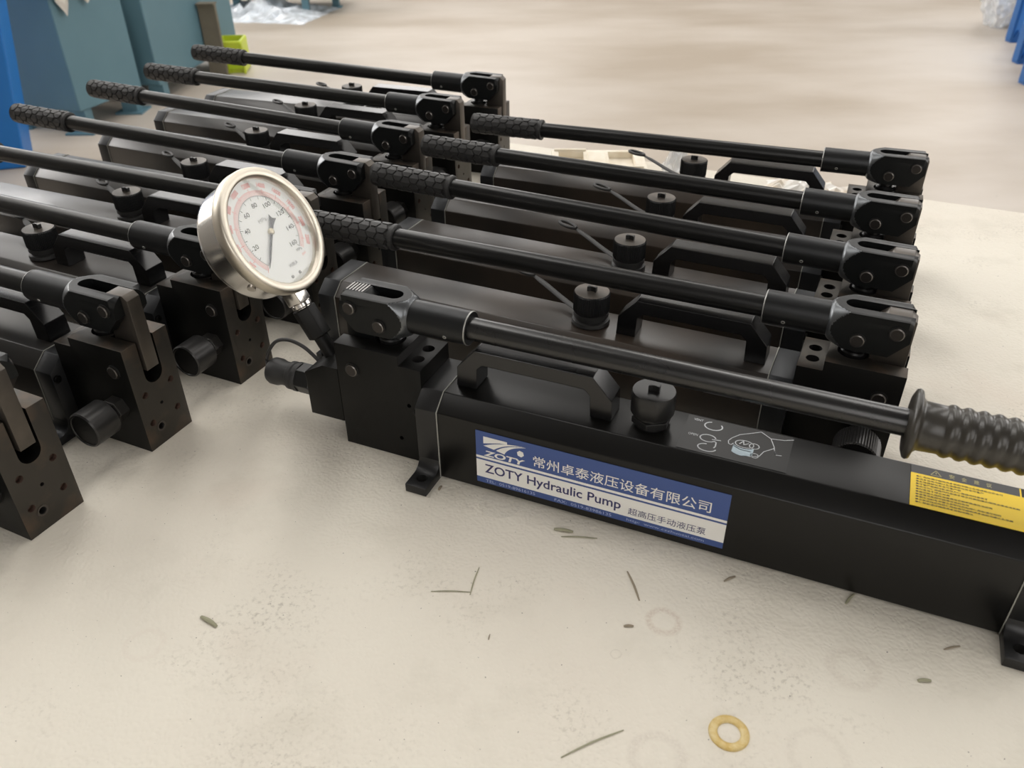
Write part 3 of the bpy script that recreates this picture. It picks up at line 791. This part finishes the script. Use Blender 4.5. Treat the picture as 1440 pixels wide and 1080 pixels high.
def rect(nm, u0_, u1_, v0_, v1_, mt, z=.0003):
    b_ = bmesh.new(); b_.faces.new([b_.verts.new(q) for q in ((u0_ * LWD, (1 - v1_) * LHT, z), (u1_ * LWD, (1 - v1_) * LHT, z), (u1_ * LWD, (1 - v0_) * LHT, z), (u0_ * LWD, (1 - v0_) * LHT, z))])
    return obj(nm, b_, mt, plate)


rect('white_stripe', 0, 1, .470, .515, WHITE)
rect('white_band', 0, 1, .548, .888, WHITE)


def lab_text(nm, body, u0_, u1_, v0_, v1_, mt, **k):
    return text_obj(nm, body, (u0_ * LWD, u1_ * LWD, (1 - v1_) * LHT, (1 - v0_) * LHT), Matrix(), mt, plate, lift=.0005, **k)


lab_text('company_lettering', '常州卓泰液压设备有限公司', .246, .938, .205, .410, WHITE, bold=.004)
lab_text('product_lettering', 'ZOTY Hydraulic Pump', .037, .606, .610, .835, NAVY, bold=.014)
lab_text('product_lettering', '超高压手动液压泵', .636, .932, .705, .835, NAVY)
lab_text('contact_lettering', 'TEL:  0519-89616135', .040, .255, .918, .972, mat('label_pale_print', (.42, .50, .75)))
lab_text('contact_lettering', 'FAX:  0519-83986135', .338, .572, .918, .972, MATS['label_pale_print'])
lab_text('contact_lettering', 'http:  www.czzhuotai.com', .633, .930, .918, .978, MATS['label_pale_print'])
# emblem: bar, two sweeping strokes, hexagon dot, serif letters
EU0, EU1, EV0, EV1 = .034, .215, .085, .455


def epts(P): return [(LWD * (EU0 + (EU1 - EU0) * u), LHT * (1 - (EV0 + (EV1 - EV0) * v))) for u, v in P]


def qb(p0, p1, p2, n=14): return [((1 - t) ** 2 * p0[0] + 2 * t * (1 - t) * p1[0] + t * t * p2[0], (1 - t) ** 2 * p0[1] + 2 * t * (1 - t) * p1[1] + t * t * p2[1]) for t in [i / n for i in range(n + 1)]]


b_ = bmesh.new()


def poly(P): b_.faces.new([b_.verts.new((x, y, .0005)) for x, y in epts(P)])


def strip(Pa, Pb):
    pv = None
    for p, q in zip(epts(Pa), epts(Pb)):
        c = (b_.verts.new((*p, .0005)), b_.verts.new((*q, .0005)))
        if pv: b_.faces.new([pv[0], pv[1], c[1], c[0]])
        pv = c


poly([(0, 0), (.565, 0), (.565, .12), (.38, .16), (0, .36)])
strip(qb((0, .48), (.40, .08), (1.0, .02)), qb((.25, .56), (.50, .12), (1.0, .02)))
strip(qb((.30, .58), (.52, .16), (.98, .05)), qb((.50, .66), (.58, .22), (1.0, .06)))
poly([(.875 + .085 * math.cos(PI / 3 * i + .3), .42 + .165 * math.sin(PI / 3 * i + .3)) for i in range(6)])
obj('emblem', b_, WHITE, plate)
lab_text('emblem_lettering', 'ZOTY', .034, .212, .345, .452, WHITE, bold=.03, shear=.15)

# ---- vent sticker on the tank top
ST = Matrix.Translation((0, 0, HT + .00005))
b_ = bmesh.new(); add_box(b_, .383, .486, -.0290, .0285, 0, .00012)
vs = obj('vent_sticker', b_, mat('clear_sticker', (.0065, .006, .0055), rough=.37, spec=.36), rA, mw=ST); vs['label'] = 'transparent sticker with white line drawing of a hand on the cap'


def vpx(px, py):      # sticker coordinates from drawing units (0..1 along, 0..1 up)
    return (.383 + px * .103, -.0290 + py * .0575)


def vline(P, wd=.0006, mt=LINEW, nm='line_drawing', z=.0003):
    b_ = bmesh.new(); pts = [Vector((*vpx(*p), z)) for p in P]
    for a, b in zip(pts, pts[1:]):
        d_ = (b - a).normalized(); nrm = Vector((-d_.y, d_.x, 0)) * wd / 2
        b_.faces.new([b_.verts.new(q) for q in (a - nrm - d_ * wd * .2, b - nrm + d_ * wd * .2, b + nrm + d_ * wd * .2, a + nrm - d_ * wd * .2)])
    return obj(nm, b_, mt, vs)


def arcp(cx, cy, rx, ry, a, b, n=14): return [(cx + rx * math.cos(math.radians(a + (b - a) * i / n)), cy + ry * math.sin(math.radians(a + (b - a) * i / n))) for i in range(n + 1)]


vline(arcp(.26, .80, .085, .115, 110, 395), .0013, nm='vent_arrow')
vline(arcp(.25, .43, .075, .10, 20, 330) + [(.335, .36), (.34, .25), (.33, .20)], .0012, nm='open_arrow')
vline([(.29, .42), (.37, .44)], .001, nm='open_arrow')
vline(arcp(.27, .17, .085, .10, 100, 350), .0013, nm='open_arrow')
TP = Matrix.Translation((0, 0, .00015))
text_obj('vent_lettering', 'VENT', (*[vpx(.06, 0)[0], vpx(.15, 0)[0]], vpx(0, .86)[1], vpx(0, .92)[1]), TP, LINEW, vs)
text_obj('vent_lettering', 'OPEN', (*[vpx(.06, 0)[0], vpx(.15, 0)[0]], vpx(0, .42)[1], vpx(0, .48)[1]), TP, LINEW, vs)
# hand around a cap
vline([(.445, .42), (.435, .50), (.46, .60), (.52, .74), (.60, .83), (.70, .95), (.80, .82), (.92, .86), (1.0, .93)], .0007)
vline([(.445, .42), (.47, .40), (.485, .46)], .0007)
vline([(.80, .82), (.845, .62), (.875, .40), (.93, .42)], .0007)
vline([(.60, .18), (.66, .20), (.74, .26), (.77, .42), (.845, .56)], .0007)
vline([(.845, .58), (.86, .50), (.875, .40)], .0007)
b_ = bmesh.new()
for y_, h_ in ((.16, .17),):
    P1 = [(.49 + .19 * t / 10, .17 + .10 * (t / 10 - .5) ** 2 * 4 * 0.6) for t in range(11)]; P2 = [(x, y + .20) for x, y in P1]
    pv = None
    for p, q in zip(P1, P2):
        c = (b_.verts.new((*vpx(*p), .0003)), b_.verts.new((*vpx(*q), .0003)))
        if pv: b_.faces.new([pv[0], pv[1], c[1], c[0]])
        pv = c
obj('drawn_cap', b_, LINEB, vs)
vline(arcp(.585, .50, .085, .10, 0, 360, 20), .0009); vline(arcp(.675, .50, .045, .075, 0, 360, 14), .0009)
vline([(.54, .48), (.57, .58), (.58, .48), (.62, .54)], .0009); vline([(.49, .40), (.56, .33), (.66, .33)], .001); vline(arcp(.70, .25, .035, .06, 0, 360, 12), .0009)

# ---- yellow warning label on the tank top
WX0, WX1, WY0, WY1, WH = .5918, .6905, -.0306, .0175, .0295
b_ = bmesh.new(); add_box(b_, WX0, WX1, WY0, WY1, 0, .00015)
wl = obj('warning_label', b_, YEL, rA, mw=ST); wl['label'] = 'yellow warning sticker with black Chinese text'
b_ = bmesh.new(); add_box(b_, WX0, .6815, WY1, WH, 0, .00014); obj('label_header', b_, HEADER, wl)
b_ = bmesh.new(); add_box(b_, .6815, .6828, WY1, WH, 0, .00015); obj('label_border', b_, YEL, wl)
b_ = bmesh.new(); tx, ty = .6130, .0198
for a, b in (((-.0045, 0), (.0045, 0)), ((.0045, 0), (0, .0075)), ((0, .0075), (-.0045, 0)), ((0, .002), (0, .005))):
    d_ = (Vector(b) - Vector(a)).normalized(); nrm = Vector((-d_.y, d_.x)) * .0004
    b_.faces.new([b_.verts.new((tx + q[0], ty + q[1], .0003)) for q in (Vector(a) - nrm, Vector(b) - nrm, Vector(b) + nrm, Vector(a) + nrm)])
obj('warning_triangle', b_, HEADT, wl)
for i, ch in enumerate('安全建议'):
    text_obj('header_lettering', ch, (.6240 + i * .0102, .6285 + i * .0102, .0205, .0265), TP, HEADT, wl, bold=.02)
src = '使用前请仔细阅读本说明书确认各连接部位安全可靠严禁超过额定压力使用操作时身体不得正对高压接头保持油液清洁定期更换液压油如有泄漏立即卸压后检修'
LN = [22, 17, 11, 18, 26, 8, 19, 13, 21, 24, 14]
for i, nch in enumerate(LN):
    s_ = ''.join(src[(i * 7 + k) % len(src)] for k in range(nch)); yy = WY1 - .0030 - i * .00375
    text_obj('warning_lettering', '●' + s_, (WX0 + .0045, WX0 + .0045 + (nch + 1) * .0031, yy - .0024, yy), TP, YTX, wl, bold=.012)

# ------------------------------------------------------------------ small things on the table
def px2(px, py, z=0.0):
    d_ = fw + rt * ((px - 720) / FPX) - up * ((py - 540) / FPX); t = (z - CAM_Z) / d_.z
    return Vector((0, 0, CAM_Z)) + d_ * t


SNIP = [((779, 745), (806, 749), .0022, 'short broad pale grass clipping just below the nameplate', 0),
        ((789, 755), (840, 757.5), .0009, 'long thin grass blade lying just below the nameplate', 0),
        ((606, 832), (661, 833), .0007, 'horizontal straw of the L-shaped pair left of centre', 0),
        ((661, 837), (674, 798), .0007, 'upright curved straw of the L-shaped pair left of centre', 0),
        ((882, 804), (899, 845), .0011, 'brownish straw stalk above the faint brown ring stain', 1),
        ((1018, 818), (1034, 811), .0012, 'small grass curl above and right of the faint ring stain', 1),
        ((1189, 850), (1201, 836), .0014, 'grass bit half under the front edge of the black tank', 0),
        ((877, 881), (891, 881), .0014, 'tiny brown seed just left of the faint ring stain', 1),
        ((789, 1065.5), (877, 1027), .0008, 'long thin straw near the bottom edge left of the amber ring', 0),
        ((1290, 958), (1309, 958), .0018, 'short pale green stalk piece below the tank near the right edge', 0),
        ((1327, 914), (1350, 909), .0010, 'small grey chaff left of the rear foot of the front pump', 1),
        ((283, 868), (305, 882), .0022, 'bent grass piece alone on the left foreground of the table', 0),
        ((617, 690), (621, 684), .0016, 'brown crumb beside the front foot of the labelled pump', 1),
        ((687, 900), (689, 892), .0006, 'tiny straw speck left of centre in the foreground', 1)]
for (a, b, wd, lb, kk) in SNIP:
    p, q = px2(*a), px2(*b); mid = (p + q) / 2; d_ = (q - p); L_ = d_.length
    bend = Vector((-d_.y, d_.x, 0)).normalized() * L_ * .02
    P = smooth_path([p - mid + Vector((0, 0, wd * .5)), bend + Vector((0, 0, wd * .7 + .0003)), q - mid + Vector((0, 0, wd * .5))], 4)
    b_ = bmesh.new(); tube(b_, P, [wd * (.55 + .45 * math.sin(PI * min(1, (i + .6) / len(P)))) for i in range(len(P))], 8, flat=.5)
    o = obj('grass_clipping', b_, STRAW if kk else GRASS, smooth=60); o.location = mid
    tag(o, lb, 'grass')
c0 = px2(1025, 1031); b_ = bmesh.new()
prof = [(.0090, 0), (.0092, .0012), (.0105, .0018), (.0130, .0019), (.0155, .0015), (.0162, .0004), (.0162, 0)]
add_lathe(b_, prof, Matrix(), 64, closed=True); o = obj('sealing_ring', b_, GOLD, smooth=60); o.location = c0; tag(o, 'amber yellow rubber sealing ring lying flat near the bottom edge', 'ring')
b_ = bmesh.new(); add_lathe(b_, [(0, .0006), (.019, .0006), (.0215, .0003), (.0222, 0), (0, 0)], Matrix(), 48)
o = obj('clear_disc', b_, film_mat('clear_disc_plastic', (.80, .77, .70), (.02, .05), .15), smooth=60); o.location = px2(703, 709) + Vector((0, 0, .0003)); tag(o, 'faint translucent round disc stuck to the table below the nameplate', 'disc')

# ------------------------------------------------------------------ things behind the right row, on the table
def crumple(nx, ny, sx, sy, h, seed, edge=.15, amp=1.):
    rnd = random.Random(seed); bm = bmesh.new(); g = [[rnd.uniform(-1, 1) for _ in range(ny + 1)] for _ in range(nx + 1)]; vs_ = []
    for i in range(nx + 1):
        row = []
        for j in range(ny + 1):
            u, v = i / nx, j / ny; e = min(u, 1 - u, v, 1 - v) / edge; e = max(0, min(1, e))
            row.append(bm.verts.new(((u - .5) * sx + g[i][j] * sx / nx * .3, (v - .5) * sy + g[j % (nx + 1)][i % (ny + 1)] * sy / ny * .3, max(.0005, h * e * (.55 + .45 * amp * g[i][j])))))
        vs_.append(row)
    for i in range(nx):
        for j in range(ny): bm.faces.new([vs_[i][j], vs_[i + 1][j], vs_[i + 1][j + 1], vs_[i][j + 1]])
    return bm


# cream moulded tray with two recesses
tp = (px2(775, 236) + px2(899, 240)) / 2
tray = thing('moulded_tray', 'cream moulded packing tray with square recesses behind the right row of pumps', 'tray', (tp.x + .005, tp.y - .01, 0), -.04)
b_ = bmesh.new(); add_box(b_, -.098, .098, -.06, .06, 0, .026)
ty_ = obj('tray_body', b_, CREAM, tray, bevel=.003)
cut(ty_, [box(-.083, -.030, -.045, .045, .012, .05), box(.022, .075, -.045, .045, .012, .05)])
b_ = bmesh.new(); add_box(b_, -.092, -.024, .048, .056, .0255, .030); add_box(b_, -.092, .09, -.056, -.049, .0255, .029); add_box(b_, -.022, .016, -.040, .040, .0255, .028)
obj('tray_rib', b_, CREAM, tray, bevel=.001)
bp_ = (px2(1082, 262) + px2(1222, 276)) / 2
o = obj('crumpled_paper', crumple(16, 12, .21, .085, .022, 5), WPAP); o.location = (bp_.x - .006, bp_.y - .018, 0); o.rotation_euler = (0, 0, -.44)
tag(o, 'crumpled white paper with beige stains behind the farthest right pump', 'paper')
bp_ = px2(952, 240)
b_ = crumple(9, 9, .06, .05, .058, 9, .35); o = obj('clear_bag', b_, FILMG); o.location = (bp_.x, bp_.y + .012, 0)
tag(o, 'small clear plastic bag beside the filler cap of the farthest right pump', 'bag')

# ------------------------------------------------------------------ workshop floor things
def px3(px, py): return px2(px, py, FLOOR)


def quad_prism(bm, pts, z0_, z1_): return prism(bm, [(p[0], p[1]) for p in pts], 'z', z0_, z1_)


def cabinet(corner_px, lab, mt, depth_dir, depth, front, z0_, z1_, legs=True):
    """corner = near vertical edge on the floor; depth_dir runs away along the lit side, front runs left"""
    c = px3(*corner_px); d_ = Vector((*depth_dir, 0)).normalized(); f_ = Vector((-d_.y, d_.x, 0))
    P = [c, c + d_ * depth, c + d_ * depth + f_ * front, c + f_ * front]; o_ = Vector((c.x, c.y, 0))
    root = thing('machine_cabinet', lab, 'cabinet', (c.x, c.y, FLOOR))
    b_ = bmesh.new(); quad_prism(b_, [(p - c) for p in P], z0_ - FLOOR, z1_ - FLOOR)
    obj('cabinet_body', b_, mt, root, bevel=.01)
    if legs:
        for i in range(4):
            q = (P[i] - c) * 1.0; inn = ((P[0] + P[2]) / 2 - P[i]).normalized() * .09; q = q + inn
            b_ = bmesh.new(); add_box(b_, q.x - .05, q.x + .05, q.y - .05, q.y + .05, 0.01, z0_ - FLOOR + .01); add_box(b_, q.x - .09, q.x + .09, q.y - .09, q.y + .09, 0, .012)
            obj('foot', b_, mt, root)
    return root, P


CAB1_TOP = -.13
c1, c1P = cabinet((123, 190), 'teal machine cabinet at the left with crumpled film on its top', TEAL, (.30, 1), .60, .6, FLOOR + .14, CAB1_TOP)
c2, c2P = cabinet((232, 146), 'teal machine cabinet farther back, behind the brown board', TEAL, (.13, 1), 1.35, 1.1, FLOOR + .12, 1.0)
c3, c3P = cabinet((37, 236), 'bright blue cabinet cut off by the left edge', BRBLUE, (-.30, 1), .25, 1.2, FLOOR, .35, legs=False)
for ch in bpy.data.objects:      # the blue body leans a little
    if ch.parent == c3:
        for v in ch.data.vertices: v.co.x += .157 * v.co.z
# crumpled greyish film draped over the top edge of the left teal cabinet and hanging down its lit side
_rnd = random.Random(8); b_ = bmesh.new(); _c = Vector((c1P[0].x, c1P[0].y, 0)); _d = Vector((.2873, .9578, 0)); _n = Vector((.9578, -.2873, 0)); nu, nv = 16, 12; G = []
for i in range(nu + 1):
    u = i / nu; drop = .04 + .12 * math.exp(-((u - .30) / .10) ** 2) + .08 * math.exp(-((u - .75) / .12) ** 2) + _rnd.uniform(-.012, .012); row = []
    for j in range(nv + 1):
        v = j / nv
        if v < .4: q = _c + _d * (u * .42 - .04) - _n * (.22 * (1 - v / .4)) + Vector((0, 0, .012 + abs(_rnd.uniform(0, .035))))
        else: q = _c + _d * (u * .42 - .04) + _n * (.014 + abs(_rnd.uniform(0, .022))) + Vector((0, 0, .005 - drop * (v - .4) / .6))
        row.append(b_.verts.new(q))
    G.append(row)
for i in range(nu):
    for j in range(nv): b_.faces.new([G[i][j], G[i + 1][j], G[i + 1][j + 1], G[i][j + 1]])
o = obj('draped_film', b_, mat('grey_film', (.55, .52, .47), rough=.35, col2=(.7, .68, .62), nscale=14), smooth=20); o.location = (0, 0, CAB1_TOP)
tag(o, 'crumpled greyish film hanging over the top edge of the left teal cabinet', 'film')

# brown board leaning, lime box
p = px3(310, 108); r_ = thing('brown_board', 'narrow brown board standing in front of the far teal cabinet', 'board', (p.x, p.y, FLOOR))
obj('board', box(-.065, .065, -.02, .02, 0, .52), CARD, r_, bevel=.003); obj('board_lip', box(-.065, .065, -.045, .045, .52, .53), CARD, r_)
p = px3(335, 104); r_ = thing('lime_box', 'lime green plastic box on the floor by the brown board', 'box', (p.x - .045, p.y + .13, FLOOR), .1)
bx = obj('box_shell', box(-.095, .095, -.13, .13, 0, .24), LIME, r_, bevel=.012)
cut(bx, [box(-.078, .078, -.11, .11, .03, .5), box(-.03, .09, -.3, -.1, .0, .07)])
for xa, xb in ((-.098, -.080), (.080, .098)): obj('box_rib', box(xa, xb, -.140, -.128, 0, .225), LIME, r_, bevel=.004)
# wrapped machine at the top
p = px3(432, 20); q = px3(465, 16)
r_ = thing('wrapped_machine', 'blue steel machine base wrapped in clear film at the top of the photo', 'machine', (p.x, p.y, FLOOR))
for dx, dy in ((0, 0), (q.x - p.x + .02, q.y - p.y + .25), (-.75, .15), (-.5, .6)):
    b_ = bmesh.new(); add_box(b_, dx - .035, dx + .035, dy - .035, dy + .035, 0, .42); add_box(b_, dx - .06, dx + .06, dy - .06, dy + .06, 0, .01); obj('leg', b_, TEAL, r_)
b_ = bmesh.new(); prism(b_, [(-.9, -.05), (.35, -.05), (.35, .8), (-.9, .8)], 'z', .17, .24); obj('base_shelf', b_, TEAL, r_)
b_ = bmesh.new(); add_box(b_, -.9, .35, -.05, .8, .42, 1.0); obj('machine_body', b_, TEAL, r_, bevel=.01)
b_ = crumple(22, 14, 1.35, .95, .20, 11, .5); 
fl = obj('plastic_wrap', b_, FILM); fl.location = (p.x - .48, p.y + .05, FLOOR); fl.rotation_euler = (0, 0, -.22)
tag(fl, 'bluish clear plastic wrap trailing on the floor under the wrapped machine', 'wrap')
# right: stack of blue sheet-metal panels and a clear bag
for k, (pxp, lb) in enumerate((((1420, 60), 'farthest of the blue sheet-metal panels at the top right corner'), ((1430, 90), 'middle one of the blue sheet-metal panels at the right edge'), ((1440, 120), 'nearest of the blue sheet-metal panels at the right edge'))):
    p = px3(*pxp); r_ = thing('blue_panel', lb, 'panel', (p.x, p.y, FLOOR), 0, 'blue panels standing at the right')
    b_ = bmesh.new(); prism(b_, [(0, 0), (1.2, .30), (1.2, .36), (0, .06)], 'z', .06, .75); obj('sheet', b_, BLUE3, r_)
    b_ = bmesh.new(); prism(b_, [(0, 0), (.10, .00), (.04, .10)], 'y', -.01, .09); obj('toe', b_, BLUE4, r_)
    b_ = bmesh.new(); prism(b_, [(-.012, -.01), (.012, -.01), (.012, .07), (-.012, .07)], 'z', .02, .75); obj('edge_flange', b_, BLUE4, r_)
p = px3(1408, 40)
rnd = random.Random(4); b_ = bmesh.new(); bmesh.ops.create_icosphere(b_, subdivisions=4, radius=1)
for v in b_.verts:
    n_ = v.co.normalized(); k = 1 + .10 * math.sin(7 * n_.x + 3 * n_.z) + .08 * math.sin(11 * n_.y + 5 * n_.x) + rnd.uniform(-.06, .06)
    v.co = Vector((n_.x * .20 * k, n_.y * .20 * k, .26 + n_.z * .27 * k))
o = obj('plastic_bag', b_, FILMG, smooth=20); o.location = (p.x + .02, p.y + .1, FLOOR); tag(o, 'clear crinkled plastic bag against the blue panels at the top right', 'bag')
